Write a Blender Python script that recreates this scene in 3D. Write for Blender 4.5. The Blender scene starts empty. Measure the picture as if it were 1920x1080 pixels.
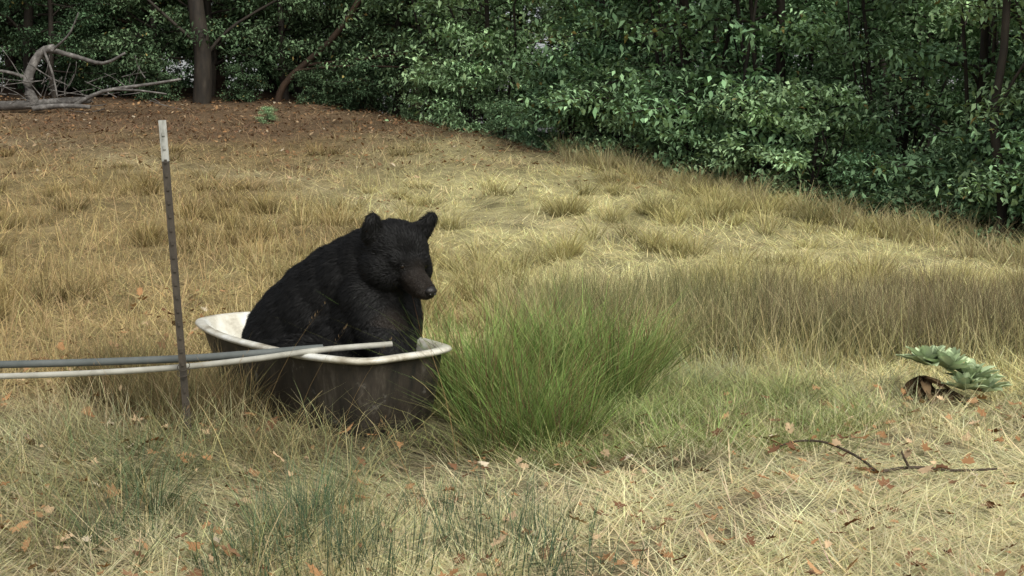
import bpy, bmesh, math, numpy as np
from mathutils import Vector, Matrix
R=np.random.default_rng(7)
scene=bpy.context.scene
scene.view_settings.view_transform='Standard'
scene.view_settings.look='None'
scene.view_settings.exposure=0

# ------------------------------------------------------------ helpers
def link(o,parent=None):
    scene.collection.objects.link(o)
    if parent is not None: o.parent=parent
    return o
def empty(name,loc=(0,0,0)):
    e=bpy.data.objects.new(name,None); e.empty_display_size=.2; e.location=loc
    return link(e)
def fast_mesh(name,V,faces,col=None,mats=(),smooth=False,matidx=None):
    me=bpy.data.meshes.new(name)
    V=np.asarray(V,dtype=np.float32)
    me.vertices.add(len(V)); me.vertices.foreach_set('co',V.ravel())
    idx=[];starts=[];s=0
    for F in faces:
        F=np.asarray(F,dtype=np.int32)
        if len(F)==0: continue
        k=F.shape[1]
        idx.append(F.ravel()); starts.append(s+np.arange(len(F))*k); s+=F.size
    idx=np.concatenate(idx); starts=np.concatenate(starts).astype(np.int32)
    me.loops.add(len(idx)); me.loops.foreach_set('vertex_index',idx)
    me.polygons.add(len(starts)); me.polygons.foreach_set('loop_start',starts)
    if smooth: me.polygons.foreach_set('use_smooth',np.ones(len(starts),dtype=bool))
    if matidx is not None: me.polygons.foreach_set('material_index',np.asarray(matidx,dtype=np.int32))
    if col is not None:
        a=me.color_attributes.new('Col','FLOAT_COLOR','POINT')
        c=np.ones((len(V),4),dtype=np.float32); c[:,:3]=np.clip(col,0,1)
        a.data.foreach_set('color',c.ravel())
    me.update(calc_edges=True)
    for m in mats: me.materials.append(m)
    return me
def sstep(a,b,x):
    t=np.clip((np.asarray(x,float)-a)/(b-a),0,1); return t*t*(3-2*t)
_nd=np.random.default_rng(3)
_dirs=_nd.normal(size=(14,2)); _dirs/=np.linalg.norm(_dirs,axis=1)[:,None]; _ph=_nd.uniform(0,6.28,14)
def noise(x,y,f=1.0):
    s=0
    for i in range(14):
        k=f*(0.6+1.6*(i/14.)) ; s=s+np.sin(k*(x*_dirs[i,0]+y*_dirs[i,1])*2+_ph[i]+1.3*np.sin(k*(x*_dirs[i,1]-y*_dirs[i,0])+i))
    return s/5.0
def QF(x,y): return ((x-4.15)*2+(y-12.0))/2.236      # distance beyond the crest line
def PATH(x,y):                                       # worn trail across the slope, 0..1
    yp=np.interp(x,[-9,-6,-1.4,.2,2.3,5],[20.5,19,14.3,12.7,11.3,10.2])
    return np.exp(-((y-yp-.25*np.sin(x*1.7))/.42)**2)
def H(x,y):
    x=np.asarray(x,float); y=np.asarray(y,float)
    yy=np.minimum(y,30)
    z=0.107*0.5*((yy-10)+np.sqrt((yy-10)**2+4))
    q=QF(x,y)
    z=z-3.0*(1-np.exp(-0.5*(q-.2+np.sqrt((q-.2)**2+.6))*.14))*sstep(-14,-2,x)
    z=z+.026*noise(x,y,1.1)*sstep(6,9,y)+.014*noise(x+9,y-4,3.0)
    z=z-.05*np.exp(-((x+.1)**2+(y-5.0)**2)/.12)
    return z
TC=(-.838,5.78); TA=np.array([.62,-.785]); TA/=np.linalg.norm(TA); TP=np.array([-TA[1],TA[0]])
def in_tub(x,y,m=0.0):
    u=(x-TC[0])*TA[0]+(y-TC[1])*TA[1]; v=(x-TC[0])*TP[0]+(y-TC[1])*TP[1]
    return (np.abs(u)<.74+m)&(np.abs(v)<.28+m)

# ------------------------------------------------------------ materials
def mat(name): 
    m=bpy.data.materials.new(name); m.use_nodes=True
    nt=m.node_tree; b=nt.nodes['Principled BSDF']; return m,nt,b
def attr_mat(name,rough=.7,transl=.3,objvar=0.0,spec=.3,diffuse=False):
    m,nt,b=mat(name); N=nt.nodes; L=nt.links
    a=N.new('ShaderNodeAttribute'); a.attribute_name='Col'
    src=a.outputs['Color']
    if objvar>0:
        oi=N.new('ShaderNodeObjectInfo'); hs=N.new('ShaderNodeHueSaturation')
        mr=N.new('ShaderNodeMapRange'); mr.inputs[3].default_value=1-objvar; mr.inputs[4].default_value=1+objvar
        L.new(oi.outputs['Random'],mr.inputs[0]); L.new(mr.outputs[0],hs.inputs['Value'])
        mr2=N.new('ShaderNodeMapRange'); mr2.inputs[3].default_value=.505; mr2.inputs[4].default_value=.465
        L.new(oi.outputs['Random'],mr2.inputs[0]); L.new(mr2.outputs[0],hs.inputs['Hue'])
        L.new(src,hs.inputs['Color']); src=hs.outputs['Color']
    if diffuse:
        N.remove(b); b=N.new('ShaderNodeBsdfDiffuse'); L.new(src,b.inputs['Color']); L.new(b.outputs[0],N['Material Output'].inputs[0])
    else:
        L.new(src,b.inputs['Base Color']); b.inputs['Roughness'].default_value=rough
        b.inputs['Specular IOR Level'].default_value=spec
    if transl>0:
        t=N.new('ShaderNodeBsdfTranslucent'); L.new(src,t.inputs['Color'])
        mx=N.new('ShaderNodeMixShader'); mx.inputs[0].default_value=transl
        L.new(b.outputs[0],mx.inputs[1]); L.new(t.outputs[0],mx.inputs[2])
        L.new(mx.outputs[0],N['Material Output'].inputs[0])
    return m
def noise_mat(name,cols,scale=8,rough=.8,bump=.3,detail=8,stretch=(1,1,1),metal=0,spec=.3,bdist=.01):
    m,nt,b=mat(name); N=nt.nodes; L=nt.links
    tc=N.new('ShaderNodeTexCoord'); mp=N.new('ShaderNodeMapping'); mp.inputs['Scale'].default_value=stretch
    L.new(tc.outputs['Object'],mp.inputs[0])
    n=N.new('ShaderNodeTexNoise'); n.inputs['Scale'].default_value=scale; n.inputs['Detail'].default_value=detail; n.inputs['Roughness'].default_value=.65
    L.new(mp.outputs[0],n.inputs['Vector'])
    r=N.new('ShaderNodeValToRGB'); e=r.color_ramp.elements
    while len(e)<len(cols): e.new(.5)
    for i,(p,c) in enumerate(cols):
        e[i].position=p; e[i].color=(*c,1)
    L.new(n.outputs['Fac'],r.inputs[0]); L.new(r.outputs[0],b.inputs['Base Color'])
    b.inputs['Roughness'].default_value=rough; b.inputs['Metallic'].default_value=metal; b.inputs['Specular IOR Level'].default_value=spec
    if bump>0:
        bm=N.new('ShaderNodeBump'); bm.inputs['Strength'].default_value=bump; bm.inputs['Distance'].default_value=bdist
        L.new(n.outputs['Fac'],bm.inputs['Height']); L.new(bm.outputs[0],b.inputs['Normal'])
    return m
M_grass=attr_mat('grass_blades',.65,.3,diffuse=True)
M_leaf=attr_mat('tree_leaves',.5,0,objvar=.25,diffuse=True)
M_dleaf=attr_mat('dry_leaves',.7,0,diffuse=True)
M_bark=noise_mat('bark',[(.3,(.012,.010,.008)),(.6,(.032,.025,.018)),(.75,(.06,.05,.04))],scale=14,stretch=(1,1,.25),bump=.6)
M_madrone=noise_mat('red_bark',[(.3,(.025,.016,.01)),(.7,(.06,.036,.022))],scale=6,stretch=(1,1,.3),bump=.3)
M_dead=noise_mat('dead_wood',[(.3,(.045,.04,.036)),(.55,(.13,.12,.11)),(.75,(.32,.30,.28))],scale=10,bump=.5)

# ------------------------------------------------------------ field colours
C=lambda *a: np.array(a)
def lerp(a,b,w): return a*(1-w[:,None])+b*w[:,None]
def field_col(x,y):
    x=np.asarray(x,float);y=np.asarray(y,float)
    straw=C(.82,.74,.385)[None]; brown=C(.52,.405,.20)[None]; red=C(.27,.175,.11)[None]; fg=C(.78,.71,.42)[None]; dark=C(.075,.06,.035)[None]; green=C(.20,.22,.095)[None]
    n=noise(x,y,.8); n2=noise(x+30,y,2.5); n3=noise(x-11,y+5,7.0)
    wl=sstep(.5,-1.8,x+.10*y-.6+.6*n)
    c=lerp(straw+0*x[:,None],brown,wl)
    wf=sstep(6.3,5.0,y)
    c=lerp(c,fg*(1-.28*wl[:,None]),wf)
    wr=sstep(14.5,22.5,y+2.0*n+1.0*n2)*sstep(3.2,.8,x)
    c=lerp(c,red,wr*.88)
    c=lerp(c,C(.78,.68,.40)[None],PATH(x,y)*(.6-.35*wr))
    q=QF(x,y)
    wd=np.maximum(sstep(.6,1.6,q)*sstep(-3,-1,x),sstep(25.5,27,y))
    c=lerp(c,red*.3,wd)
    wg=sstep(1.0,.3,np.sqrt(((x-.5)/1.3)**2+((y-6.1)/1.1)**2)+.15*n2)*.6
    c=lerp(c,green,wg)
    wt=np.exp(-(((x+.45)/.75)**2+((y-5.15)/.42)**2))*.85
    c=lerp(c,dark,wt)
    wb=sstep(.1,.9,n2+.6*n3)*sstep(7,5,y)*.55
    c=lerp(c,C(.27,.20,.12)[None],wb)
    return c*(1+.20*n2[:,None])*(1+.18*n3[:,None])

# ------------------------------------------------------------ ground
def warp(n,lo,hi,c,p=3.0):
    t=np.linspace(-1,1,n)
    v=np.sign(t)*(np.abs(t)**p); return np.where(v<0,c+v*(c-lo),c+v*(hi-c))
gx=warp(301,-400,400,0,3.3); gy=warp(361,-60,600,7,3.3)
X,Y=np.meshgrid(gx,gy); xs=X.ravel(); ys=Y.ravel()
V=np.stack([xs,ys,H(xs,ys)],1)
nx=len(gx);ny=len(gy)
i=np.arange(nx-1)[None,:]+nx*np.arange(ny-1)[:,None]; i=i.ravel()
F=np.stack([i,i+1,i+1+nx,i+nx],1)
m,nt,b=mat('field_soil'); N=nt.nodes;L=nt.links
a=N.new('ShaderNodeAttribute');a.attribute_name='Col'
tc=N.new('ShaderNodeTexCoord')
n1=N.new('ShaderNodeTexNoise');n1.inputs['Scale'].default_value=55;n1.inputs['Detail'].default_value=8;n1.inputs['Roughness'].default_value=.75
n2=N.new('ShaderNodeTexNoise');n2.inputs['Scale'].default_value=5;n2.inputs['Detail'].default_value=5
L.new(tc.outputs['Object'],n1.inputs[0]);L.new(tc.outputs['Object'],n2.inputs[0])
mr=N.new('ShaderNodeMapRange');mr.inputs[1].default_value=.3;mr.inputs[2].default_value=.7;mr.inputs[3].default_value=.3;mr.inputs[4].default_value=1.1
L.new(n1.outputs['Fac'],mr.inputs[0])
mr2=N.new('ShaderNodeMapRange');mr2.inputs[1].default_value=.3;mr2.inputs[2].default_value=.7;mr2.inputs[3].default_value=.65;mr2.inputs[4].default_value=1.15
L.new(n2.outputs['Fac'],mr2.inputs[0])
mu=N.new('ShaderNodeMath');mu.operation='MULTIPLY';L.new(mr.outputs[0],mu.inputs[0]);L.new(mr2.outputs[0],mu.inputs[1])
vm=N.new('ShaderNodeVectorMath');vm.operation='SCALE';L.new(a.outputs['Color'],vm.inputs[0]);L.new(mu.outputs[0],vm.inputs['Scale'])
L.new(vm.outputs[0],b.inputs['Base Color']);b.inputs['Roughness'].default_value=.95;b.inputs['Specular IOR Level'].default_value=.1
bp=N.new('ShaderNodeBump');bp.inputs['Strength'].default_value=.8;bp.inputs['Distance'].default_value=.02
L.new(n1.outputs['Fac'],bp.inputs['Height']);L.new(bp.outputs[0],b.inputs['Normal'])
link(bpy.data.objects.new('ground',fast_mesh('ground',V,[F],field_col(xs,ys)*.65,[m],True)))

# ------------------------------------------------------------ grass blades
class Grass:
    def __init__(s): s.V=[];s.T=[];s.C=[];s.n=0
    def add(s,bx,by,h,w,az,lean,curl,v,d2,cb,ct,seg=3,keep_tub=False):
        bx=np.asarray(bx,float);by=np.asarray(by,float)
        n=len(bx)
        bc=lambda a: np.broadcast_to(np.asarray(a,float),(n,)).copy()
        h,w,az,lean,curl,v,d2=map(bc,(h,w,az,lean,curl,v,d2))
        cb=np.broadcast_to(cb,(n,3)); ct=np.broadcast_to(ct,(n,3))
        if not keep_tub:
            k=~in_tub(bx,by)
            bx,by,h,w,az,lean,curl,v,d2,cb,ct=[q[k] for q in (bx,by,h,w,az,lean,curl,v,d2,cb,ct)]; n=len(bx)
        bz=H(bx,by)-.005
        pa=az+np.pi/2+R.uniform(-.9,.9,n)
        P=[];Cc=[]
        for k in range(seg+1):
            t=k/seg
            r=h*(lean*t+curl*t*t); zz=h*(v*t-d2*t*t)
            px=bx+np.cos(az)*r; py=by+np.sin(az)*r
            gz=np.maximum(bz+zz, H(px,py)+.004+.012*t)
            ww=w*(1-t*.75)*.5
            c=cb*(1-t)+ct*t
            if k<seg:
                P.append(np.stack([px-np.cos(pa)*ww,py-np.sin(pa)*ww,gz],1));Cc.append(c)
                P.append(np.stack([px+np.cos(pa)*ww,py+np.sin(pa)*ww,gz],1));Cc.append(c)
            else:
                P.append(np.stack([px,py,gz],1));Cc.append(c)
        m=2*seg+1
        Vv=np.stack(P,1).reshape(-1,3);Cv=np.stack(Cc,1).reshape(-1,3)
        base=s.n+np.arange(n)*m
        tr=[]
        for k in range(seg-1):
            o=2*k
            tr.append(np.stack([base+o,base+o+1,base+o+3],1));tr.append(np.stack([base+o,base+o+3,base+o+2],1))
        o=2*(seg-1); tr.append(np.stack([base+o,base+o+1,base+o+2],1))
        s.V.append(Vv);s.C.append(Cv);s.T+=tr;s.n+=n*m
    def make(s,name,mt=None):
        me=fast_mesh(name,np.concatenate(s.V),[np.concatenate(s.T)],np.concatenate(s.C),[mt or M_grass])
        return link(bpy.data.objects.new(name,me))
U=R.uniform
def wedge(n,d0,d1,mix=.6,k=.42):
    a=1/U(1/d1,1/d0,int(n*mix)); b_=U(d0,d1,n-int(n*mix)); d=np.concatenate([a,b_])
    return U(-1,1,n)*(k*d+.6),d
def jit(c,a=.2,n=None):
    c=np.atleast_2d(c); n=n or len(c)
    return np.broadcast_to(c,(n,3))*(1+R.normal(0,a,(n,1)))*(1+R.normal(0,a*.25,(n,3)))
# --- flattened straw
G=Grass()
n=190000; x,y=wedge(n,2.9,25,.62)
q=QF(x,y); n2_=noise(x+30,y,2.5)+.6*noise(x-11,y+5,7.0)
k=(q<1.5)&~((y>20)&(U(0,1,n)<.4))&~((y<6)&(n2_>.25)&(U(0,1,n)<.75)); x,y=x[k],y[k]; n=len(x)
fc=field_col(x,y)
patch=noise(x+3,y*1.0,1.6)
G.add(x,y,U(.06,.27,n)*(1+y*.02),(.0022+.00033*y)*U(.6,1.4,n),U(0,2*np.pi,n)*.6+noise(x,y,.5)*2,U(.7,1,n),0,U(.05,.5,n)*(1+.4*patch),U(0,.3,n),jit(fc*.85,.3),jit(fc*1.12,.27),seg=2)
# --- standing dry stems over the field
n=52000; x,y=wedge(n,5.0,23,.4)
q=QF(x,y)
dens=.08+.75*(noise(x,y,1.5)>.05)+.3*(x<-1)
k=(U(0,1,n)<dens)&(q<.8)&~((y>17)&(U(0,1,n)<.5))&(PATH(x,y)<.35); x,y=x[k],y[k]; n=len(x)
fc=field_col(x,y); hl=np.where(x<-1,.28,.18)*U(.5,1.25,n)*np.where(y>14,.6,1)*np.where(y<6.5,.7,1)
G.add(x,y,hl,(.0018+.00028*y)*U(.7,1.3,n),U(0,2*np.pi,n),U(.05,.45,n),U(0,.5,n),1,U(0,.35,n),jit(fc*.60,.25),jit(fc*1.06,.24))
# --- tussocks
def tussock(G,cx,cy,nb,rad,h,cb,ct,w=.004,spread=.5,curl=.5,jc=.18):
    r=rad*np.sqrt(U(0,1,nb)); th=U(0,2*np.pi,nb)
    x=cx+r*np.cos(th);y=cy+r*np.sin(th)
    az=th+R.normal(0,.6,nb)
    G.add(x,y,h*U(.45,1.1,nb),w*U(.6,1.3,nb),az,spread*(.15+r/rad*.7)*U(.4,1.2,nb),curl*U(0,1,nb),1,.35*U(0,1,nb)*curl,jit(cb,jc,nb),jit(ct,jc,nb))
cnt=0
for i_ in range(3000):
    y=U(7.6,19); x=U(-1,1)*(.42*y+.5)
    if QF(x,y)>.5 or noise(x+7,y-2,.9)<-.1 or (y>15.5 and x<1 and U()<.8) or PATH(x,y)>.3: continue
    if x<-1 and U()<.45: continue
    c=field_col(np.array([x]),np.array([y]))[0]*U(.62,1.05)*C(.98,.97,.86)
    hh=U(.13,.34)*(1 if y<14 else .8)
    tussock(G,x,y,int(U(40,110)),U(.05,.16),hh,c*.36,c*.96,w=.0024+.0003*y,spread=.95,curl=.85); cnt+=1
    if cnt>430: break
for i_ in range(100):
    t=U(0,1)**.8; x=.6+t*4.9; y=20.3-2*x+U(-1.6,.5)
    c=C(.64,.56,.31)*U(.7,1.1)
    tussock(G,x,y,70,U(.08,.16),U(.18,.40),c*.5,c,w=.0065,spread=.7,curl=.8)
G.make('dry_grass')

# --- rushes, sedges and green grass
G=Grass()
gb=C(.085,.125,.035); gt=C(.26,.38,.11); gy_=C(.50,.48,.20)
cl=[(-.02,5.02,.48),(.03,5.2,.54),(.10,5.35,.54),(-.10,5.45,.58),(.0,5.6,.50),(.14,5.0,.32),(.22,5.2,.34),(-.22,5.85,.54),(-.12,6.0,.50),(-.12,5.62,.57),
    (.34,5.95,.50),(.45,5.85,.44),(.28,6.2,.48),(.5,6.1,.44),(.62,6.3,.38),(.2,5.65,.36),(.72,6.5,.34),(.05,6.2,.50),(.15,6.0,.50)]
for (cx,cy,h) in cl:
    for k_ in range(2):
        ox,oy=R.normal(0,.045,2); hh=h*U(.75,1.12); br_=U(.7,1.3)
        tussock(G,cx+ox,cy+oy,int(U(60,120)),U(.05,.1),hh,gb*br_,gt*br_,w=.0040,spread=U(.5,1.0),curl=U(.3,.9),jc=.3)
        tussock(G,cx+ox,cy+oy,int(U(22,45)),U(.06,.12),hh*1.03,gb*1.8,gy_*.85,w=.0034,spread=.95,curl=.95,jc=.3)
        tussock(G,cx+ox,cy+oy,20,.10,hh*1.15,C(.14,.09,.05),C(.24,.145,.08),w=.0032,spread=.5,curl=.3,jc=.3)
for i_ in range(210):
    th_=U(0,6.28); r_=math.sqrt(U()); cx=.45+r_*math.cos(th_)*1.0; cy=5.55+r_*math.sin(th_)*.8
    if cx<-.15 and cy<5.2: continue
    mxx=U()**1.7; br_=U(.7,1.25)
    tussock(G,cx,cy,int(U(30,70)),U(.04,.12),U(.07,.20),(C(.14,.19,.06)*(1-mxx)+C(.3,.27,.13)*mxx)*br_,(C(.38,.50,.17)*(1-mxx)+C(.62,.56,.30)*mxx)*br_,w=.0034,spread=1.2,curl=1.2,jc=.28)
n=3500; th=U(0,6.28,n); r=np.sqrt(U(0,1,n)); x=.42+r*np.cos(th)*1.0; y=5.6+r*np.sin(th)*.9
G.add(x,y,U(.05,.18,n),.003*U(.6,1.3,n),U(0,6.28,n),U(.2,.9,n),U(0,.8,n),1,U(.1,.7,n),jit(C(.2,.2,.08),.3,n),jit(C(.46,.48,.21),.3,n))
for i_ in range(190):
    cx=U(.6,3.1); cy=U(5.3,7.4)
    if noise(cx+4,cy,2.2)<-.3: continue
    mxx=U()**.8; br_=U(.75,1.2)
    tussock(G,cx,cy,int(U(25,60)),U(.04,.12),U(.06,.18),(C(.18,.20,.11)*(1-mxx)+C(.3,.26,.14)*mxx)*br_,(C(.41,.46,.28)*(1-mxx)+C(.62,.56,.34)*mxx)*br_,w=.0034,spread=1.1,curl=1.0,jc=.25)
n=5000; x=U(.5,3.2,n); y=U(5.25,7.6,n)
G.add(x,y,U(.05,.16,n),.003*U(.6,1.2,n),U(0,6.28,n),U(.2,.9,n),U(0,.7,n),1,U(.1,.6,n),jit(C(.19,.19,.10),.28,n),jit(C(.45,.46,.28),.28,n))
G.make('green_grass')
G=Grass()
n=24000; x=U(-.1,3.9,n); y=6.75+U(0,1,n)**1.2*2.0+.05*x; k=(noise(x*1.3,y,2.4)+.8*noise(x,y,5)>-.25); x,y=x[k],y[k];n=len(x)
hh=U(.2,.44,n)*(1+.25*noise(x,y,2.6))
mx_=sstep(.3,2.0,x+.5*noise(x,y,2))[:,None]
G.add(x,y,hh,.0034*U(.6,1.2,n),U(0,6.28,n),U(.02,.4,n),U(0,.3,n),1,U(0,.2,n),jit(C(.13,.15,.065)*(1-mx_)+C(.12,.12,.06)*mx_,.28),jit(C(.28,.27,.13)*(1-mx_)+C(.24,.19,.115)*mx_,.3))
n=6000; x=U(-.1,3.9,n); y=6.5+U(0,1,n)*2.1
G.add(x,y,U(.2,.42,n),.0034,U(0,6.28,n),U(.1,.6,n),U(0,.5,n),1,U(0,.25,n),jit(C(.3,.27,.12),.2,n),jit(C(.60,.53,.29),.2,n))
G.make('rushes')

# --- foreground straggly grass and grass at the tub
G=Grass()
n=5600; x=U(-2.3,-.35,n); y=U(3.3,5.2,n); k=noise(x,y,3.5)>-.1; x,y=x[k],y[k];n=len(x)
mixc=U(0,1,(n,1))**.7; cb=C(.14,.14,.06)*(1-mixc)+C(.32,.26,.13)*mixc; ct=C(.27,.31,.14)*(1-mixc)+C(.62,.53,.28)*mixc
G.add(x,y,U(.08,.32,n),.0026*U(.6,1.3,n),U(0,6.28,n),U(.1,.7,n),U(.1,.9,n),1,U(.1,.75,n),jit(cb,.25),jit(ct,.25),seg=4)
for i_ in range(26):
    cx=U(-1.9,-.5); cy=U(3.5,4.9)
    tussock(G,cx,cy,int(U(20,45)),U(.03,.08),U(.18,.34),C(.08,.10,.05),C(.23,.28,.14),w=.0032,spread=1.0,curl=1.2,jc=.25)
n=7000; u=U(-.95,.9,n); v=-.3-U(0,.42,n)
x=TC[0]+TA[0]*u+TP[0]*v; y=TC[1]+TA[1]*u+TP[1]*v
k=(U(0,1,n)<np.where(u>.2,.13,1)); x,y,u=x[k],y[k],u[k];n=len(x)
mixc=U(0,1,(n,1)); cb=C(.07,.06,.032)*(1-mixc)+C(.15,.11,.055)*mixc; ct=C(.16,.16,.075)*(1-mixc)+C(.34,.25,.13)*mixc
G.add(x,y,U(.12,.36,n)*np.where(u>.2,.6,1),.0026*U(.6,1.3,n),U(0,6.28,n),U(.05,.5,n),U(0,.6,n),1,U(0,.5,n),jit(cb,.25),jit(ct,.25),seg=4)
for (cx,cy,nb,rad,h) in [(-.52,3.75,130,.18,.27),(-.3,3.6,100,.17,.24),(-.05,3.75,110,.15,.25),(.12,3.8,60,.12,.23),(-.62,3.95,90,.14,.24),(-.2,4.1,60,.14,.17),(-.42,3.5,100,.17,.24),(-1.05,3.9,90,.18,.24),(.2,3.5,60,.17,.18),(-.65,3.45,110,.15,.2),(.0,3.5,80,.15,.2)]:
    tussock(G,cx,cy,nb,rad,h,C(.05,.08,.045),C(.13,.19,.11),w=.0026,spread=.45,curl=.3,jc=.25)
n=5000; x=U(-1.6,1.9,n); y=U(3.2,5.3,n); k=noise(x+2,y,2.6)>.05; x,y=x[k],y[k];n=len(x)
G.add(x,y,U(.04,.10,n),.0022,U(0,6.28,n),U(.2,.9,n),U(0,.7,n),1,U(.1,.6,n),jit(C(.22,.24,.10),.25,n),jit(C(.43,.46,.24),.25,n))
for (x_,y_,h_,az_) in [(-.93,5.0,.60,.2),(-.80,4.95,.52,.3),(-.98,4.9,.48,2.8),(-.62,4.85,.47,.1),(-1.35,4.95,.5,3.),(-1.1,4.9,.42,.4),(-1.6,4.8,.45,.3),(-1.5,5.3,.5,.3),(-.2,5.0,.5,2.2),(-.5,3.8,.38,.4),(-.25,3.9,.36,2.6),(-1.1,4.0,.4,.3)]:
    G.add([x_],[y_],h_,.003,az_,.18,.25,1,.12,C(.26,.18,.08)[None],C(.34,.23,.11)[None],seg=6,keep_tub=True)
    tt=U(.84,1.,10); rr0=h_*(.18*tt+.25*tt*tt); zz0=h_*(tt-.12*tt*tt)+float(H(x_,y_))
    for a_,b_ in zip(rr0,zz0):
        px=x_+math.cos(az_)*a_; py=y_+math.sin(az_)*a_; q_=U(0,6.28)
        vv=np.array([[px,py,b_],[px+.0025*math.cos(q_),py+.0025*math.sin(q_),b_+.005],[px+.0015*math.cos(q_),py+.002*math.sin(q_),b_+.013]])
        G.V.append(vv);G.C.append(np.tile(C(.28,.19,.10),(3,1)));G.T.append(np.array([[G.n,G.n+1,G.n+2]]));G.n+=3
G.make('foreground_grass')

# ------------------------------------------------------------ fallen dry leaves
def leaves(n,x,y,size,flat=.4,lift=.012):
    prof=np.array([(0,-1),(.10,-.55),(.36,-.62),(.26,-.28),(.5,-.15),(.32,.1),(.46,.42),(.2,.5),(0,.9),(-.2,.5),(-.46,.42),(-.32,.1),(-.5,-.15),(-.26,-.28),(-.36,-.62),(-.10,-.55)])
    k=len(prof); th=U(0,6.28,n); s=size*U(.5,1.3,n)
    pr=prof[None]*(1+R.normal(0,.08,(n,k,1)))
    px=pr[:,:,0]*s[:,None]*U(.8,1.4,(n,1)); py=pr[:,:,1]*s[:,None]
    curl=U(-.5,1.2,n)[:,None]; curl2=U(-.2,.6,n)[:,None]
    pz=curl*px**2/s[:,None]+curl2*py**2/s[:,None]+R.normal(0,.06,(n,k))*s[:,None]
    tx=R.normal(0,flat,n)[:,None]; ty=R.normal(0,flat,n)[:,None]
    pz=pz+px*tx*.8+py*ty*.8
    pz=pz-pz.min(1,keepdims=True)
    X=x[:,None]+px*np.cos(th)[:,None]-py*np.sin(th)[:,None]
    Y=y[:,None]+px*np.sin(th)[:,None]+py*np.cos(th)[:,None]
    Z=H(x,y)[:,None]+pz+lift*U(.3,2,(n,1))
    cx=X.mean(1);cy=Y.mean(1);cz=Z.mean(1)-.1*s
    VV=np.concatenate([np.stack([X,Y,Z],2),np.stack([cx,cy,cz],1)[:,None]],1)
    b0=np.arange(n)*(k+1)
    F=[np.stack([b0+i,b0+(i+1)%k,b0+k],1) for i in range(k)]
    return VV.reshape(-1,3),np.concatenate(F),k+1
pal=np.array([(.31,.17,.08),(.37,.22,.11),(.17,.09,.05),(.46,.33,.20),(.56,.47,.34),(.25,.15,.085)])
Vs=[];Fs=[];Cs=[];o=0
def addleaves(n,x,y,size,dim=1,**k):
    global o
    v,f,m_=leaves(n,x,y,size,**k); Vs.append(v);Fs.append(f+o);o+=len(v)
    c=pal[R.choice(6,n,p=[.27,.22,.23,.13,.03,.12])]*U(.7,1.2,(n,1))*dim; Cs.append(np.repeat(c,m_,0)*U(.85,1.15,(n*m_,1)))
n=720; x,y=wedge(n,3.2,5.4,.5); k=~in_tub(x,y,.05)&(noise(x,y+5,1.8)+.5*noise(x,y,5)>-.5); x,y=x[k],y[k]; addleaves(len(x),x,y,.029,lift=.03)
n=450; x,y=wedge(n,3.2,5.6,.5); k=~in_tub(x,y,.05); x,y=x[k],y[k]; addleaves(len(x),x,y,.015,lift=.03)
n=200; x=U(-2.3,-1.0,n);y=U(5.2,9,n); addleaves(n,x,y,.032,lift=.05)
n=260; x=U(.8,3.5,n);y=U(4.3,5.9,n); addleaves(n,x,y,.027,lift=.034)
n=11000; x=U(-11,4,n);y=U(13,27,n); w_=sstep(13.5,23,y+1.6*noise(x,y,.8)); k=(QF(x,y)<1.5)&(U(0,1,n)<w_); x,y=x[k],y[k]; addleaves(len(x),x,y,.036,dim=.8,lift=.012)
link(bpy.data.objects.new('fallen_leaves',fast_mesh('fallen_leaves',np.concatenate(Vs),[np.concatenate(Fs)],np.concatenate(Cs),[M_dleaf])))

# ------------------------------------------------------------ tubes
class Tubes:
    def __init__(s): s.V=[];s.F=[];s.n=0
    def add(s,pts,rad,n=7,cap=True):
        P=np.asarray(pts,float); m=len(P); rad=np.broadcast_to(np.asarray(rad,float),(m,))
        T=np.gradient(P,axis=0); T/=np.linalg.norm(T,axis=1)[:,None]+1e-9
        ref=np.array([0,0,1.]) if abs(T[0,2])<.9 else np.array([1.,0,0])
        A=np.cross(T,ref); A/=np.linalg.norm(A,axis=1)[:,None]+1e-9; B=np.cross(T,A)
        th=np.linspace(0,2*np.pi,n,endpoint=False)
        ring=P[:,None]+rad[:,None,None]*(np.cos(th)[None,:,None]*A[:,None]+np.sin(th)[None,:,None]*B[:,None])
        s.V.append(ring.reshape(-1,3))
        j=np.arange(n);jn=(j+1)%n; s0=s.n
        for i in range(m-1):
            a=s0+i*n
            s.F.append(np.stack([a+j,a+jn,a+n+jn,a+n+j],1))
        s.n+=m*n
        if cap:
            for (i,c) in ((0,P[0]),(m-1,P[-1])):
                s.V.append(c[None]); ci=s.n; s.n+=1
                a=s0+i*n
                s.F.append(np.stack([a+j,a+jn,np.full(n,ci)],1))
    def mesh(s,name,mats,smooth=True):
        q=[f for f in s.F if f.shape[1]==4]; t=[f for f in s.F if f.shape[1]==3]
        fs=[np.concatenate(q)]
        if t: fs.append(np.concatenate(t))
        return fast_mesh(name,np.concatenate(s.V),fs,None,mats,smooth)
def smooth_path(pts,n):
    pts=np.asarray(pts,float); t=np.linspace(0,len(pts)-1,n); out=[]
    for q in t:
        i=min(int(q),len(pts)-2); f=q-i
        p0=pts[max(i-1,0)];p1=pts[i];p2=pts[i+1];p3=pts[min(i+2,len(pts)-1)]
        out.append(.5*((2*p1)+(-p0+p2)*f+(2*p0-5*p1+4*p2-p3)*f*f+(-p0+3*p1-3*p2+p3)*f**3))
    return np.array(out)

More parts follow.
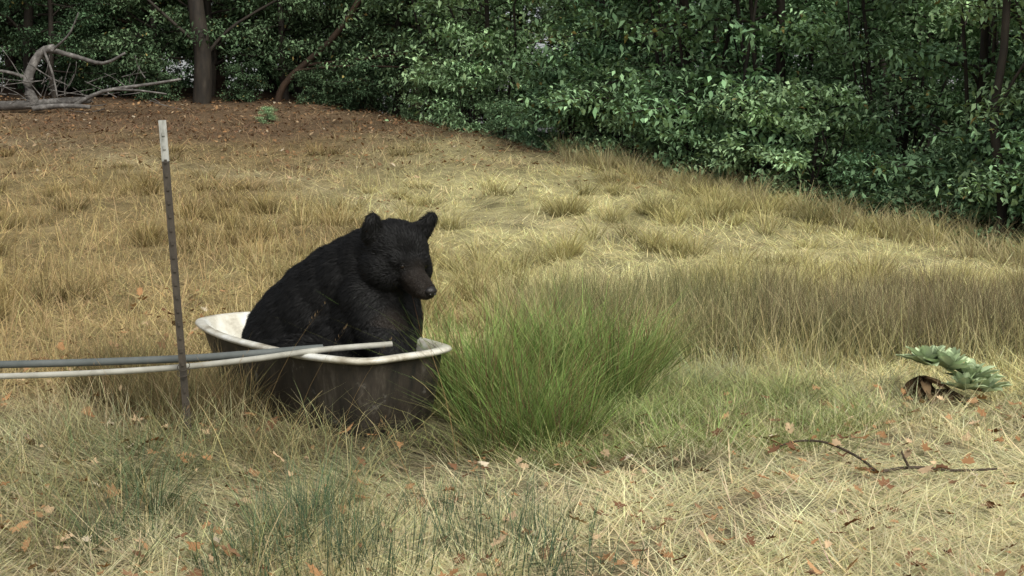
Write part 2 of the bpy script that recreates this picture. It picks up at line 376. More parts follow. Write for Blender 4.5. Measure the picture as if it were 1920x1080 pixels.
# ------------------------------------------------------------ trees
def make_tree(seed,Ht,crown_lo,crown_r,nl,ntw,nleaf,leafsize,tr,colA,colB,lean=.3,bark=None):
    r=np.random.default_rng(seed); T=Tubes()
    z=np.linspace(0,Ht,9); wob=np.cumsum(r.normal(0,.06,(9,2)),0)*Ht*.12; wob-=wob[0]
    ld=r.uniform(0,6.28); 
    tp=np.stack([wob[:,0]+lean*np.cos(ld)*z*.3,wob[:,1]+lean*np.sin(ld)*z*.3,z-.3*(z==0)],1)
    T.add(tp,tr*(1-.8*z/Ht)+.008,9)
    if crown_lo<.5:
        for s_ in range(3):
            a=r.uniform(0,6.28); zz=np.linspace(0,Ht*.8,7); d=zz*r.uniform(.12,.3)
            T.add(np.stack([.1*np.cos(a)+d*np.cos(a)+r.normal(0,.05,7),.1*np.sin(a)+d*np.sin(a)+r.normal(0,.05,7),zz-.2],1),tr*.5*(1-.8*zz/zz[-1])+.006,6)
    LP=[];LB=[]
    for i in range(nl):
        f=(i+r.uniform(0,1))/nl; h=crown_lo+(Ht-crown_lo)*f
        base=np.array([np.interp(h,z,tp[:,0]),np.interp(h,z,tp[:,1]),h])
        a=r.uniform(0,6.28); Ln=crown_r*(1-.55*f**2)*r.uniform(.5,1.25); el=r.uniform(-.15,.6)
        t=np.linspace(0,1,6)[:,None]
        d=np.array([np.cos(a)*np.cos(el),np.sin(a)*np.cos(el),np.sin(el)])
        pts=base+d*Ln*t+np.array([0,0,-.22*Ln])*t*t+np.cumsum(r.normal(0,.03*Ln,(6,3)),0)*(t>0)
        T.add(pts,(tr*.28*(1-t[:,0]*.85)+.004),5,cap=False)
        lb=r.uniform(.7,1.3)
        for k in range(ntw):
            u=r.uniform(.25,1.0); ii=min(int(u*5),4); ff=u*5-ii; p=pts[ii]*(1-ff)+pts[ii+1]*ff
            ta=a+r.normal(0,1.0); tl=r.uniform(.2,.55)*(.6+.4*crown_r/1.5)
            e=p+np.array([np.cos(ta)*tl,np.sin(ta)*tl,r.uniform(-.1,.35)*tl])
            T.add(np.stack([p,(p+e)/2+[0,0,.03],e]),[.007,.005,.002],3,cap=False)
            nn=int(nleaf*r.uniform(.6,1.4)); s=r.uniform(.25,1.1,nn)[:,None]
            c=p+(e-p)*s+r.normal(0,1,(nn,3))*np.array([.11,.11,.06])*(.7+.3*crown_r)
            LP.append(c); LB.append(np.full(nn,r.uniform(.6,1.45)*lb))
    P=np.concatenate(LP);B=np.concatenate(LB);n=len(P)
    az=r.uniform(0,6.28,n); tilt=r.normal(-.3,.5,n)
    d=np.stack([np.cos(az)*np.cos(tilt),np.sin(az)*np.cos(tilt),np.sin(tilt)],1)
    side=np.stack([-np.sin(az),np.cos(az),r.normal(0,.5,n)],1)
    L_=leafsize*r.uniform(.55,1.25,n)[:,None]; W=L_*.23
    up=np.cross(d,side)
    V=np.stack([P,P+d*L_*.45+side*W+up*L_*.06,P+d*L_-np.array([0,0,1])*L_*.12,P+d*L_*.45-side*W+up*L_*.06],1).reshape(-1,3)
    b0=np.arange(n)*4; F=np.concatenate([np.stack([b0,b0+1,b0+2],1),np.stack([b0,b0+2,b0+3],1)])
    m_=r.uniform(0,1,(n,1)); c=(colA*(1-m_)+colB*m_)*B[:,None]*r.uniform(.7,1.3,(n,1))
    yl=r.uniform(0,1,n)<.008; c[yl]=np.array([.30,.26,.09])
    me=fast_mesh('crown',V,[F],np.repeat(c,4,0),[M_leaf])
    return T.mesh('trunk',[bark or M_bark]),me
gA=C(.155,.275,.14);gB=C(.275,.44,.23)
var=[make_tree(11,5.5,.15,1.5,40,10,31,.102,.05,gA,gB),
     make_tree(12,6.5,.25,1.7,42,10,31,.106,.06,gA*.9,gB*.95),
     make_tree(13,4.2,.1,1.3,34,10,31,.098,.04,gA*1.1,gB*1.1),
     make_tree(14,7.5,.7,2.2,46,11,29,.118,.10,gA*.42,gB*.42),
     make_tree(15,8.5,1.2,2.6,48,12,28,.13,.11,gA*.42*C(1.1,1,.8),gB*.42*C(1.1,1,.8),lean=.6,bark=M_madrone)]
shrub=make_tree(16,1.5,.05,.75,24,8,27,.085,.022,gA*1.05,gB*1.05)
shade_shrub=make_tree(17,1.5,.05,.75,24,8,27,.09,.022,gA*.4,gB*.4)  # same shrub, leaf greens darkened to paint in the shade of the left hollow
def plant(v,x,y,s,rot,name='tree',dz=0):
    e=empty(name,(x,y,float(H(x,y))-.05+dz)); e.rotation_euler=(0,0,rot); e.scale=(s,s,s)
    for me,nm in zip(v,('trunk','crown')):
        link(bpy.data.objects.new(nm,me),e)
    return e
rr=np.random.default_rng(21)
def online(x,off): return x+off*.894, 20.3-2*x+off*.447
for t in np.linspace(0,1,9):
    x,y=online(-.1+t*5.4,1.35+rr.uniform(-.2,.5))
    plant(var[[0,2,1][rr.integers(0,3)]],x,y,rr.uniform(.75,1.05),rr.uniform(0,6.28))
for t in np.linspace(0,1,8):
    x,y=online(.2+t*6.3,3.3+rr.uniform(-.5,.5))
    plant(var[rr.integers(0,3)],x,y,rr.uniform(1.0,1.3),rr.uniform(0,6.28))
for t in np.linspace(0,1,7):
    x,y=online(.5+t*7.0,6.5+rr.uniform(-.8,.8))
    plant(var[rr.integers(0,4)],x,y,rr.uniform(1.1,1.4),rr.uniform(0,6.28))
for t in np.linspace(0,1,15):
    x,y=online(-.1+t*5.3+rr.uniform(-.15,.15),.65+rr.uniform(-.1,.4))
    plant(shrub,x,y,rr.uniform(.5,1.05),rr.uniform(0,6.28),'shrub')
for (x,y,v,s) in [(-9.5,28,3,1.),(-7.8,30,4,1.),(-5.9,27.6,3,.85),(-4.4,29.5,3,1.),(-3.0,27.6,3,.85),(-1.3,26.6,1,1.0),(-.9,25.2,0,1.0),(-.2,23.6,2,1.1),(-6.8,33,4,1.2),(-11.5,29,3,1.1),(-2.2,31,4,1.1),(-9,35,3,1.2),(-12,34,4,1.2),(-8.6,26.8,3,.6),(-2.2,26.3,3,.7),(-4.9,33,1,1.2),(-7.0,27.5,3,.75),(-4.3,27.2,3,.7),(-10.2,30.5,1,1.),(-8.4,31.5,2,1.3),(-9.6,32.5,0,1.2)]:
    plant(var[v],x,y,s,rr.uniform(0,6.28))
for (x,y,s) in [(-5.0,26.6,.5),(-3.6,26.,.45),(-2.6,25.4,.6),(-1.5,24.6,.7),(-9.9,25.5,.8),(-.7,22.9,.8),(-6.6,26.5,.5),(-3.9,22.5,.2),(-.1,21.3,.4),(-7.9,27.5,.8),(-9.0,28.5,1.),(-7.2,27,.7)]:
    plant(shade_shrub if (x<-2 and s>.3 and x>-9.5) else shrub,x,y,s,rr.uniform(0,6.28),'shrub')
bg=empty('distant_trees')
for i_ in range(40):
    row=i_%2; x=-23+ (i_//2)*2.3+rr.uniform(-.8,.8); y=37+row*4+rr.uniform(-1,1)-max(0,x-2)*.75
    v=var[rr.integers(0,4)] if row else var[rr.integers(0,3)]; s=rr.uniform(1.5,2.1)
    for me,nm in zip(v,('background_trunk','background_crown')):
        o_=bpy.data.objects.new(nm,me); o_.location=(x,y,float(H(x,y))-.1); o_.rotation_euler=(0,0,rr.uniform(0,6.28)); o_.scale=(s,s,s); link(o_,bg)

zf=lambda x,y: float(H(x,y))
def trunk_tree(name,pts,r0,r1,limbs,mt):
    T=Tubes(); p=smooth_path(pts,14); T.add(p,np.linspace(r0,r1,14),12)
    for (a,b,ra) in limbs:
        q=smooth_path(a,8); T.add(q,np.linspace(ra,b,8),7)
    return link(bpy.data.objects.new(name,T.mesh(name,[mt])))
trunk_tree('tree_trunk',[(-5.75,26.2,zf(-5.75,26.2)-.2),(-5.7,26.2,2.6),(-5.85,26.3,4.),(-5.8,26.5,7)],.18,.12,
  [([(-5.7,26.2,2.5),(-5.2,26.4,3.1),(-4.2,26.5,3.7)],.02,.04),([(-5.8,26.2,2.8),(-6.6,26.3,3.5),(-7.3,26.3,4.2)],.02,.035)],M_bark)
trunk_tree('tree_trunk',[(-4.4,26.5,1.6),(-4.2,26.4,2.1),(-3.2,26.2,3.0),(-2.4,26.,4.2)],.07,.05,
  [([(-3.9,26.4,2.4),(-2.6,25.7,2.5),(-1.2,25.2,2.65)],.02,.035),([(-4.0,26.3,2.3),(-3.0,25.5,2.35),(-1.6,25,2.3)],.012,.03)],M_madrone)
trunk_tree('tree_trunk',[(4.45,12.75,-.4),(4.44,12.75,.6),(4.34,12.75,1.3),(4.42,12.75,2.2),(4.35,12.75,4.5)],.05,.03,
  [([(4.36,12.75,1.3),(4.5,12.6,1.7),(4.8,12.5,2.1)],.01,.02)],M_bark)
for (x,l,of) in [(1.1,.3,.9),(1.5,-.2,.8),(2.0,.25,.7)]:
    x,y=online(x,of)
    trunk_tree('tree_trunk',[(x,y,zf(x,y)-.2),(x+l*.3,y,1.6),(x+l,y,3.0),(x+l*1.5,y,5)],.022,.014,[],M_bark)

# fallen dead tree, far left
T=Tubes()
bx,by=-8.3,24.2; b0=zf(bx,by)
def br(pts,r0,r1,n=10): 
    T.add(smooth_path([(a,b,c) for a,b,c in pts],n),np.linspace(r0,r1,n),7)
br([(-8.05,24,b0+.05),(-8.2,24,b0+.45),(-8.0,24.1,b0+.95),(-7.75,24.1,b0+1.05)],.10,.06)
br([(-7.85,24.1,b0+1.02),(-7.4,24.1,b0+.9),(-6.9,24,b0+.78),(-6.5,23.9,b0+.95)],.05,.02)
br([(-9.2,24.2,b0+.06),(-8.3,24,b0+.08),(-7.6,24,b0+.14),(-7.1,23.8,b0+.16)],.09,.06)
br([(-7.3,23.7,b0+.08),(-6.8,23.6,b0+.3),(-6.0,23.6,b0+.42),(-5.5,23.6,b0+.5)],.04,.018)
br([(-6.7,23.6,b0+.33),(-6.2,23.5,b0+.31),(-5.7,23.4,b0+.25)],.025,.012)
br([(-8.1,24,b0+.5),(-8.6,23.9,b0+.65),(-9.2,23.8,b0+.6)],.035,.015)
br([(-7.9,24,b0+1.0),(-7.7,23.8,b0+.6),(-7.6,23.7,b0+.2)],.025,.012)
br([(-7.75,24,b0+1.0),(-7.4,23.8,b0+1.25),(-7.2,23.7,b0+1.6)],.025,.01)
br([(-8.0,23.7,b0+.02),(-7.5,23.6,b0+.06),(-7.0,23.5,b0+.04)],.05,.035)
for i_ in range(60):
    x=U(-9.4,-6.0);z=b0+U(.02,.55); a=U(-.5,3.6); l=U(.2,.7)
    br([(x,23.9,z),(x+l*.5*math.cos(a),23.8,z+l*.4*math.sin(a)),(x+l*math.cos(a)+U(-.1,.1),23.7,max(b0,z+l*.8*math.sin(a)))],.010,.004,5)
link(bpy.data.objects.new('fallen_tree',T.mesh('fallen_tree',[M_dead])))

# ------------------------------------------------------------ bathtub
M_enamel=noise_mat('white_enamel',[(.30,(.22,.18,.12)),(.46,(.56,.53,.44)),(.7,(.80,.80,.76))],scale=7,rough=.3,bump=.05,spec=.5)
m,nt,b=mat('tub_outside'); N=nt.nodes;L=nt.links
tc=N.new('ShaderNodeTexCoord')
mp=N.new('ShaderNodeMapping');mp.inputs['Scale'].default_value=(1,1,.22);L.new(tc.outputs['Object'],mp.inputs[0])
n1=N.new('ShaderNodeTexNoise');n1.inputs['Scale'].default_value=13;n1.inputs['Detail'].default_value=9;n1.inputs['Roughness'].default_value=.75;L.new(mp.outputs[0],n1.inputs[0])
n2=N.new('ShaderNodeTexNoise');n2.inputs['Scale'].default_value=9;n2.inputs['Detail'].default_value=9;n2.inputs['Roughness'].default_value=.7;L.new(tc.outputs['Object'],n2.inputs[0])
r1=N.new('ShaderNodeValToRGB');e=r1.color_ramp.elements;e[0].position=.36;e[0].color=(.010,.010,.009,1);e[1].position=.72;e[1].color=(.10,.088,.07,1)
e2=e.new(.54);e2.color=(.035,.028,.021,1)
L.new(n1.outputs['Fac'],r1.inputs[0])
r2=N.new('ShaderNodeValToRGB');e=r2.color_ramp.elements;e[0].position=.60;e[0].color=(0,0,0,1);e[1].position=.70;e[1].color=(.75,.75,.75,1)
L.new(n2.outputs['Fac'],r2.inputs[0])
mx=N.new('ShaderNodeMix');mx.data_type='RGBA';L.new(r2.outputs[0],mx.inputs['Factor']);L.new(r1.outputs[0],mx.inputs[6]);mx.inputs[7].default_value=(.20,.19,.165,1)
L.new(mx.outputs[2],b.inputs['Base Color']);b.inputs['Roughness'].default_value=.5
bp=N.new('ShaderNodeBump');bp.inputs['Strength'].default_value=.4;bp.inputs['Distance'].default_value=.004;L.new(n1.outputs['Fac'],bp.inputs['Height']);L.new(bp.outputs[0],b.inputs['Normal'])
M_tubout=m
NR=120; th=np.linspace(0,2*np.pi,NR,endpoint=False)
def outline(a_foot,a_head,bw,nf=3.8,nh=2.7):
    c=np.cos(th);s=np.sin(th)
    ex=np.where(c>0,2/nf,2/nh)
    u=np.sign(c)*np.abs(c)**ex*np.where(c>0,a_foot,a_head)
    v=np.sign(s)*np.abs(s)**ex*bw*(1-.06*(c<0)*np.abs(c))
    return u,v
prof=[(.50,.38,.17,-.09,0),(.60,.46,.225,-.04,0),(.67,.55,.252,.06,0),(.695,.62,.266,.16,0),(.71,.69,.275,.245,0),(.718,.725,.279,.29,0),(.722,.735,.281,.302,1),
      (.740,.752,.298,.303,1),(.752,.764,.309,.309,1),(.757,.769,.314,.317,1),(.752,.764,.309,.325,1),(.738,.75,.296,.329,1),(.722,.735,.281,.328,1),(.708,.722,.268,.321,1),
      (.698,.708,.259,.30,1),(.682,.66,.248,.22,1),(.66,.59,.236,.12,1),(.58,.46,.20,.03,1),(.40,.30,.12,.0,1)]
V=[];mi=[];F=[]
for (af,ah,bw,z,mm) in prof:
    u,v=outline(af,ah,bw)
    zz=z+.005*np.sin(th*2+1)*(z>.2)+.003*np.sin(5*th)*(z>.2)
    V.append(np.stack([TC[0]+TA[0]*u+TP[0]*v,TC[1]+TA[1]*u+TP[1]*v,zz],1))
V=np.concatenate(V); j=np.arange(NR);jn=(j+1)%NR
for i_ in range(len(prof)-1):
    a_=i_*NR; F.append(np.stack([a_+j,a_+jn,a_+NR+jn,a_+NR+j],1)); mi+= [prof[i_+1][4] if prof[i_][4] else 0]*NR
last=(len(prof)-1)*NR; V=np.concatenate([V,[[TC[0],TC[1],0]]]); ci=len(V)-1
F3=np.stack([last+j,last+jn,np.full(NR,ci)],1); mi+=[1]*NR
tub=link(bpy.data.objects.new('bathtub',fast_mesh('bathtub',V,[np.concatenate(F),F3],None,[M_tubout,M_enamel],True,mi)))
u,v=outline(.675,.64,.245); wz=np.full(NR,.215)
m,nt,b=mat('tub_water');b.inputs['Base Color'].default_value=(.012,.014,.010,1);b.inputs['Roughness'].default_value=.06
nn=nt.nodes.new('ShaderNodeTexNoise');nn.inputs['Scale'].default_value=14;bb=nt.nodes.new('ShaderNodeBump');bb.inputs['Strength'].default_value=.3;bb.inputs['Distance'].default_value=.02
nt.links.new(nn.outputs['Fac'],bb.inputs['Height']);nt.links.new(bb.outputs[0],b.inputs['Normal'])
WV=np.concatenate([np.stack([TC[0]+TA[0]*u+TP[0]*v,TC[1]+TA[1]*u+TP[1]*v,wz],1),[[TC[0],TC[1],.215]]])
link(bpy.data.objects.new('water',fast_mesh('water',WV,[np.stack([j,jn,np.full(NR,NR)],1)],None,[m])),tub)

# ------------------------------------------------------------ pipes
M_pvc=noise_mat('pale_pipe',[(.3,(.24,.23,.19)),(.6,(.40,.39,.34))],scale=9,rough=.5,bump=.05)
M_poly=noise_mat('grey_pipe',[(.3,(.075,.085,.08)),(.7,(.13,.14,.135))],scale=9,rough=.6,bump=.05)
def pipe(name,pts,r,mt):
    T=Tubes();p=smooth_path(pts,40);T.add(p,r,16,cap=False)
    d=p[-1]-p[-2]; d/=np.linalg.norm(d)
    T.add(np.array([p[-1],p[-1]-d*.002]),[r,r*.75],16,cap=False); T.add(np.array([p[-1]-d*.002,p[-1]-d*.05]),[r*.75,r*.7],16,cap=True)
    return link(bpy.data.objects.new(name,T.mesh(name,[mt])))
pipe('water_pipe',[(-4.2,5.30,.19),(-3.0,5.28,.213),(-1.92,5.24,.238),(-1.35,5.22,.268),(-1.0,5.22,.303),(-.72,5.25,.337),(-.46,5.33,.347)],.0115,M_pvc)
pipe('water_pipe',[(-4.2,5.34,.23),(-3.0,5.32,.255),(-1.92,5.29,.275),(-1.3,5.27,.298),(-1.,5.255,.32),(-.80,5.27,.335),(-.72,5.29,.338)],.0145,M_poly)

# ------------------------------------------------------------ metal T-post
M_post=noise_mat('weathered_steel',[(.3,(.022,.020,.015)),(.6,(.06,.048,.035)),(.8,(.11,.085,.06))],scale=20,rough=.6,bump=.3,stretch=(1,1,.3))
M_ptop=noise_mat('white_painted_top',[(.35,(.14,.14,.12)),(.55,(.36,.36,.33))],scale=30,rough=.6,bump=.2,stretch=(1,1,.3))
bm=bmesh.new()
def box(cx,cy,cz,sx,sy,sz,mi_=0):
    r=bmesh.ops.create_cube(bm,size=1,matrix=Matrix.Translation((cx,cy,cz))@Matrix.Diagonal((sx,sy,sz,1)))
    for f in set(f for v in r['verts'] for f in v.link_faces): f.material_index=mi_
Hh=1.50
box(0,0,Hh/2-.3-.075,.027,.004,Hh-.15); box(0,.0155,Hh/2-.3-.075,.005,.027,Hh-.15)
box(0,0,Hh-.3-.075,.0275,.0045,.15,1); box(0,.0158,Hh-.3-.075,.0055,.027,.15,1)
for k in range(26): box(0,-.0045,-.1+k*.05,.010,.007,.014,1 if k*.05-.1>Hh-.45 else 0)
me=bpy.data.meshes.new('fence_post');bm.to_mesh(me);bm.free();me.materials.append(M_post);me.materials.append(M_ptop)
po=link(bpy.data.objects.new('fence_post',me));po.location=(-1.205,5.15,0);po.rotation_euler=(math.radians(-1),math.radians(-3.2),math.radians(12))
T=Tubes()
for zz in (.265,.288):
    a_=np.linspace(0,2*np.pi,13); T.add(np.stack([-1.222+.022*np.cos(a_),5.165+.03*np.sin(a_),zz+.012*np.sin(a_*1.0)],1),.0016,5)
wire=link(bpy.data.objects.new('tie_wire',T.mesh('tie_wire',[M_post])))
wire.parent=po; wire.matrix_parent_inverse=Matrix.LocRotScale(po.location,po.rotation_euler,None).inverted()

# ------------------------------------------------------------ bear
bm=bmesh.new()
def ell(c,r,rot=None):
    if np.isscalar(r): r=(r,r,r)
    Mx=Matrix.Translation(c)@(rot or Matrix.Identity(4))@Matrix.Diagonal((*r,1))
    bmesh.ops.create_icosphere(bm,subdivisions=3,radius=1,matrix=Mx)
def chain(pts,rads,n=10):
    p=smooth_path(pts,n); r=np.interp(np.linspace(0,1,n),np.linspace(0,1,len(rads)),rads)
    for a_,b_ in zip(p,r): ell(tuple(a_),float(b_))
ang=math.atan2(TA[1],TA[0]); RB=Matrix.Rotation(ang,4,'Z')
ell((-.925,5.93,.25),(.235,.215,.25),RB)
ell((-.865,5.90,.335),(.225,.22,.225),RB)
ell((-.78,5.84,.415),(.225,.215,.225),RB)
ell((-.70,5.80,.49),(.205,.205,.21),RB)
ell((-.625,5.745,.55),(.18,.195,.19),RB)
ell((-.56,5.69,.61),(.16,.165,.165),RB)
ell((-.51,5.65,.64),(.14,.15,.15),RB)
ell((-.66,5.76,.30),(.21,.20,.24),RB)
ell((-.56,5.68,.40),(.165,.185,.20),RB)
for sgn in (-1,1):
    hp=np.array([-.86,5.86])+TP*.12*sgn
    kn=np.array([-.63,5.60])+TP*.15*sgn; ft=np.array([-.50,5.46])+TP*.13*sgn
    chain([(hp[0],hp[1],.2),(kn[0],kn[1],.235),(ft[0],ft[1],.10)],[.13,.09,.05],9)
chain([(-.57,5.60,.50),(-.52,5.55,.38),(-.465,5.50,.27),(-.41,5.44,.14)],[.125,.105,.078,.058],12)
chain([(-.50,5.74,.50),(-.465,5.69,.38),(-.445,5.64,.26),(-.40,5.56,.13)],[.12,.095,.072,.055],12)
for (cx,cy) in ((-.405,5.43),(-.395,5.55)):
    for t in (-1,-.3,.4,1.1): ell((cx+.03+TP[0]*.022*t,cy-.035+TP[1]*.022*t,.13),(.02,.02,.018))
Cc=Vector((-.458,5.575,.664)); f=Vector((.57,-.71,-.41)).normalized(); s=Vector((.80,.60,-.05)).normalized(); s=(s-f*s.dot(f)).normalized(); u=s.cross(f).normalized()
if u.z<0:u=-u
HR=Matrix((( *s,),( *f,),( *u,))).transposed().to_4x4()
def hp(a,b_,c): return Cc+s*a+f*b_+u*c
ell(hp(0,-.02,.02),(.133,.135,.117),HR)
ell(hp(0,-.08,-.03),(.128,.13,.13),HR)
ell(hp(-.065,.015,-.045),(.087,.10,.09),HR); ell(hp(.065,.015,-.045),(.087,.10,.09),HR)
ell(hp(-.045,.075,.028),(.05,.05,.04),HR); ell(hp(.045,.075,.028),(.05,.05,.04),HR)
ell(hp(0,.08,.018),(.06,.07,.055),HR)
for k in range(8):
    t=k/7; ell(hp(0,.09+.13*t,-.015-.014*t),(.062-.018*t,.05,.050-.012*t),HR)
for k in range(6):
    t=k/5; ell(hp(0,.06+.12*t,-.064+.004*t),(.05-.018*t,.05,.030-.008*t),HR)
for sg in (-1,1):
    eR=HR@Matrix.Rotation(.42*sg,4,'Y')
    ell(hp(.130*sg,-.035,.122),(.040,.020,.062),eR)
    ell(hp(.112*sg,-.04,.085),(.05,.035,.05),eR)
me=bpy.data.meshes.new('tmp');bm.to_mesh(me);bm.free()
ob=link(bpy.data.objects.new('tmpbear',me))
md=ob.modifiers.new('r','REMESH');md.mode='VOXEL';md.voxel_size=.0085
md=ob.modifiers.new('s','SMOOTH');md.factor=.5;md.iterations=9
dg=bpy.context.evaluated_depsgraph_get();ev=ob.evaluated_get(dg);bme=bpy.data.meshes.new_from_object(ev)
bpy.data.objects.remove(ob)
nv=len(bme.vertices);co=np.zeros(nv*3,dtype=np.float32);bme.vertices.foreach_get('co',co);co=co.reshape(-1,3).astype(float)
Cn=np.array(Cc);fn=np.array(f);un=np.array(u);sn=np.array(s)
def bearcol(P):
    rel=P-Cn; fb=rel@fn
    w=sstep(.11,.17,fb)*(np.linalg.norm(rel,axis=1)<.3)
    base=np.array([.0058,.0056,.0055]); muz=np.array([.018,.014,.011])
    return base[None]*(1-w[:,None])+muz[None]*w[:,None]
a=bme.color_attributes.new('Col','FLOAT_COLOR','POINT'); cc=np.ones((nv,4),dtype=np.float32); cc[:,:3]=bearcol(co)*.8; a.data.foreach_set('color',cc.ravel())
bme.polygons.foreach_set('use_smooth',np.ones(len(bme.polygons),dtype=bool))
M_skin=attr_mat('bear_underfur',.8,0,spec=.1); M_fur=attr_mat('bear_fur',.6,0,spec=.2)
bme.materials.clear();bme.materials.append(M_skin);bme.name='black_bear'
bear=link(bpy.data.objects.new('black_bear',bme))
bme.calc_loop_triangles(); nt_=len(bme.loop_triangles); tri=np.zeros(nt_*3,dtype=np.int32); bme.loop_triangles.foreach_get('vertices',tri); tri=tri.reshape(-1,3)
A=co[tri[:,0]];B=co[tri[:,1]];D=co[tri[:,2]]; nr=np.cross(B-A,D-A); ar=np.linalg.norm(nr,axis=1); nr/=ar[:,None]+1e-12
cen=(A+B+D)/3; wgt=ar*(cen[:,2]>.17); ns=120000
idx=R.choice(nt_,ns,p=wgt/wgt.sum()); r1=np.sqrt(U(0,1,ns))[:,None]; r2=U(0,1,ns)[:,None]
P=A[idx]*(1-r1)+B[idx]*r1*(1-r2)+D[idx]*r1*r2; Nn=nr[idx]
rel=P-Cn; hd=np.linalg.norm(rel,axis=1); fb=rel@fn
headw=sstep(.24,.14,hd); muzw=sstep(.09,.14,fb)*(hd<.32)
flow=np.array([-.45,.35,-.75])[None]*(1-headw[:,None])+(-fn*.9+np.array([0,0,-.35]))[None]*headw[:,None]
flow=flow-Nn*np.sum(flow*Nn,1,keepdims=True); flow/=np.linalg.norm(flow,axis=1)[:,None]+1e-6
ln=(.024*(1-headw)+.014*headw)*(1-.7*muzw)*U(.6,1.3,ns)
clump=np.stack([np.sin(P[:,0]*90+P[:,2]*40),np.sin(P[:,1]*80+P[:,0]*30),np.sin(P[:,2]*85+P[:,1]*50)],1)*.10
dr=flow+Nn*.42+R.normal(0,.14,(ns,3))+clump; dr/=np.linalg.norm(dr,axis=1)[:,None]
side=np.cross(dr,Nn); side/=np.linalg.norm(side,axis=1)[:,None]+1e-6
side=side+R.normal(0,.3,(ns,3)); wd=.0010*U(.7,1.4,ns)[:,None]
m1=P+dr*ln[:,None]*.55; tip=P+dr*ln[:,None]+flow*ln[:,None]*.25-Nn*ln[:,None]*.12
FV=np.stack([P-side*wd,P+side*wd,m1-side*wd*.7,m1+side*wd*.7,tip],1).reshape(-1,3); b0=np.arange(ns)*5
FF=np.concatenate([np.stack([b0,b0+1,b0+3],1),np.stack([b0,b0+3,b0+2],1),np.stack([b0+2,b0+3,b0+4],1)])
fc=np.repeat(bearcol(P)*U(.6,1.6,(ns,1)),5,0)
link(bpy.data.objects.new('fur',fast_mesh('fur',FV,[FF],fc,[M_fur])),bear)
m,nt,b=mat('eye_gloss');b.inputs['Base Color'].default_value=(.012,.007,.004,1);b.inputs['Roughness'].default_value=.08
def part(name,c,r,mt,rot=HR):
    bm=bmesh.new();bmesh.ops.create_icosphere(bm,subdivisions=3,radius=1,matrix=Matrix.Translation(c)@rot@Matrix.Diagonal((*r,1)))
    me=bpy.data.meshes.new(name);bm.to_mesh(me);bm.free();me.materials.append(mt)
    for p in me.polygons:p.use_smooth=True
    link(bpy.data.objects.new(name,me),bear)
part('eye_left',hp(-.052,.114,.018),(.0115,.0115,.0115),m);part('eye_right',hp(.052,.114,.018),(.0115,.0115,.0115),m)
mn=noise_mat('nose_leather',[(.3,(.01,.009,.009)),(.7,(.025,.022,.02))],scale=120,rough=.35,bump=.3)
part('nose',hp(0,.261,-.014),(.026,.018,.018),mn)
for q in [(-.011,.273,-.020),(.011,.273,-.020)]: part('nostril',hp(*q),(.006,.008,.005),m)

# ------------------------------------------------------------ woolly rosette plant
x0,y0=1.85,5.90;z0=zf(x0,y0)
M_mul=attr_mat('woolly_leaf',.9,.2,diffuse=True)
Vv=[];Fv=[];Cv=[];no=0
heads=[(-.09,.0,.16,22,1.05,0),(.0,-.03,.14,22,1.1,0),(.08,-.05,.10,20,1.05,0),(.15,-.03,.05,18,1.,0),(.04,-.1,.07,14,.9,0),
       (-.11,-.02,.11,20,1.,1),(-.08,-.05,.06,20,1.,1),(-.02,-.07,.06,18,1.,1),(.06,-.08,.03,16,.9,1)]
for (hx,hy,hz,nl_,sc,dead) in heads:
  for k in range(nl_):
    fk=k/nl_; a=k*2.4+R.normal(0,.2); L_=U(.10,.145)*sc*(1-.25*fk); el=(.25+1.2*fk if not dead else U(-1.2,-.2))+R.normal(0,.1)
    cx=x0+hx; cy=y0+hy; cz=z0+hz; seg=6
    br_=U(.75,1.25); colr=np.array([.45,.54,.33]) if not dead else np.array([.17,.115,.065])*U(.4,1.2)
    for i_ in range(seg+1):
        t=i_/seg; w=.026*math.sin(math.pi*min(1,t*.86+.12))**.8*(L_/.12)+.001
        rr_=L_*(t*math.cos(el)+.05*t*t); zz=L_*(t*math.sin(el)-.10*t*t)
        for sd in (-1,0,1):
            lift=(.45*w if sd else -.1*w); wav=.002*math.sin(t*14+sd*2+k)
            Vv.append((cx+math.cos(a)*rr_-math.sin(a)*w*sd,cy+math.sin(a)*rr_+math.cos(a)*w*sd,max(cz+zz+lift+wav,z0+.005+.002*sd)))
            Cv.append(colr*br_*(1.25 if sd==0 else .85)*(.45+.7*t))
    for i_ in range(seg):
        for q in (0,1):
            aa=no+i_*3+q; Fv.append((aa,aa+1,aa+4,aa+3))
    no+=(seg+1)*3
link(bpy.data.objects.new('mullein_plant',fast_mesh('mullein_plant',Vv,[np.array(Fv)],np.array(Cv),[M_mul],True)))

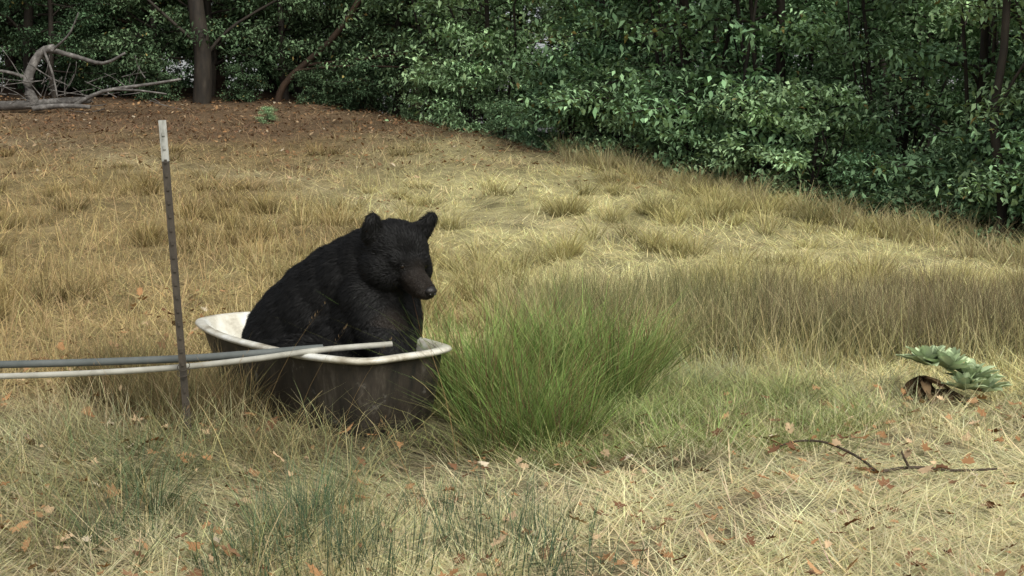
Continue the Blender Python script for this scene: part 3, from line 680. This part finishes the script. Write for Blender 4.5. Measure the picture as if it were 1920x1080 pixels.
# ------------------------------------------------------------ sticks on the ground
M_stick=noise_mat('stick_bark',[(.3,(.03,.022,.016)),(.7,(.09,.065,.045))],scale=20,bump=.5)
T=Tubes()
def gp(x,y,dz=0): return (x,y,zf(x,y)+dz)
T.add(smooth_path([gp(.93,4.92,.02),gp(1.0,4.9,.055),gp(1.1,4.85,.06),gp(1.19,4.72,.035),gp(1.225,4.62,.01)],20),np.linspace(.003,.0055,20),7)
link(bpy.data.objects.new('fallen_branch',T.mesh('fallen_branch',[M_stick])))
T=Tubes()
T.add(smooth_path([gp(1.24,4.60,.02),gp(1.35,4.62,.025),gp(1.48,4.6,.02),gp(1.62,4.6,.03)],16),np.linspace(.006,.004,16),7)
T.add(smooth_path([gp(1.33,4.61,.025),gp(1.31,4.6,.06),gp(1.30,4.6,.085)],6),np.linspace(.005,.003,6),6)
link(bpy.data.objects.new('fallen_branch',T.mesh('fallen_branch',[M_stick])))
G=Grass()
nb=1100; r=.13*np.sqrt(U(0,1,nb)); t2=U(0,6.28,nb)
G.add(.50+r*np.cos(t2),4.75+r*np.sin(t2)*.7,U(.06,.15,nb),.003,t2,U(.7,1,nb),0,.8,.6,jit(C(.14,.12,.07),.2,nb),jit(C(.30,.26,.15),.2,nb))
G.make('matted_grass_tuft')

# ------------------------------------------------------------ light, sky, camera
w=bpy.data.worlds.new('World');scene.world=w;w.use_nodes=True;N=w.node_tree.nodes;L=w.node_tree.links
sk=N.new('ShaderNodeTexSky');sk.sky_type='NISHITA';sk.sun_disc=False
sd=Vector((.36,-.64,.74)).normalized()
el=math.asin(sd.z); sk.sun_elevation=el; sk.sun_rotation=math.atan2(sd.x,sd.y)
sk.dust_density=3
hs=N.new('ShaderNodeHueSaturation');hs.inputs['Saturation'].default_value=.3
L.new(sk.outputs[0],hs.inputs['Color']);L.new(hs.outputs[0],N['Background'].inputs['Color']);N['Background'].inputs['Strength'].default_value=.15
su=bpy.data.lights.new('sun','SUN');su.energy=3.0;su.angle=math.radians(35);su.color=(1,.985,.89)
so=link(bpy.data.objects.new('sun',su));so.rotation_euler=(-sd).to_track_quat('-Z','Y').to_euler();so.location=(5,-4,10)
cam=bpy.data.cameras.new('camera');cam.sensor_width=36;cam.lens=49.4;cam.clip_end=2000;cam.clip_start=.05
co_=link(bpy.data.objects.new('camera',cam));co_.location=(0,0,1.15);co_.rotation_euler=(math.radians(90-6.28),0,0)
scene.camera=co_
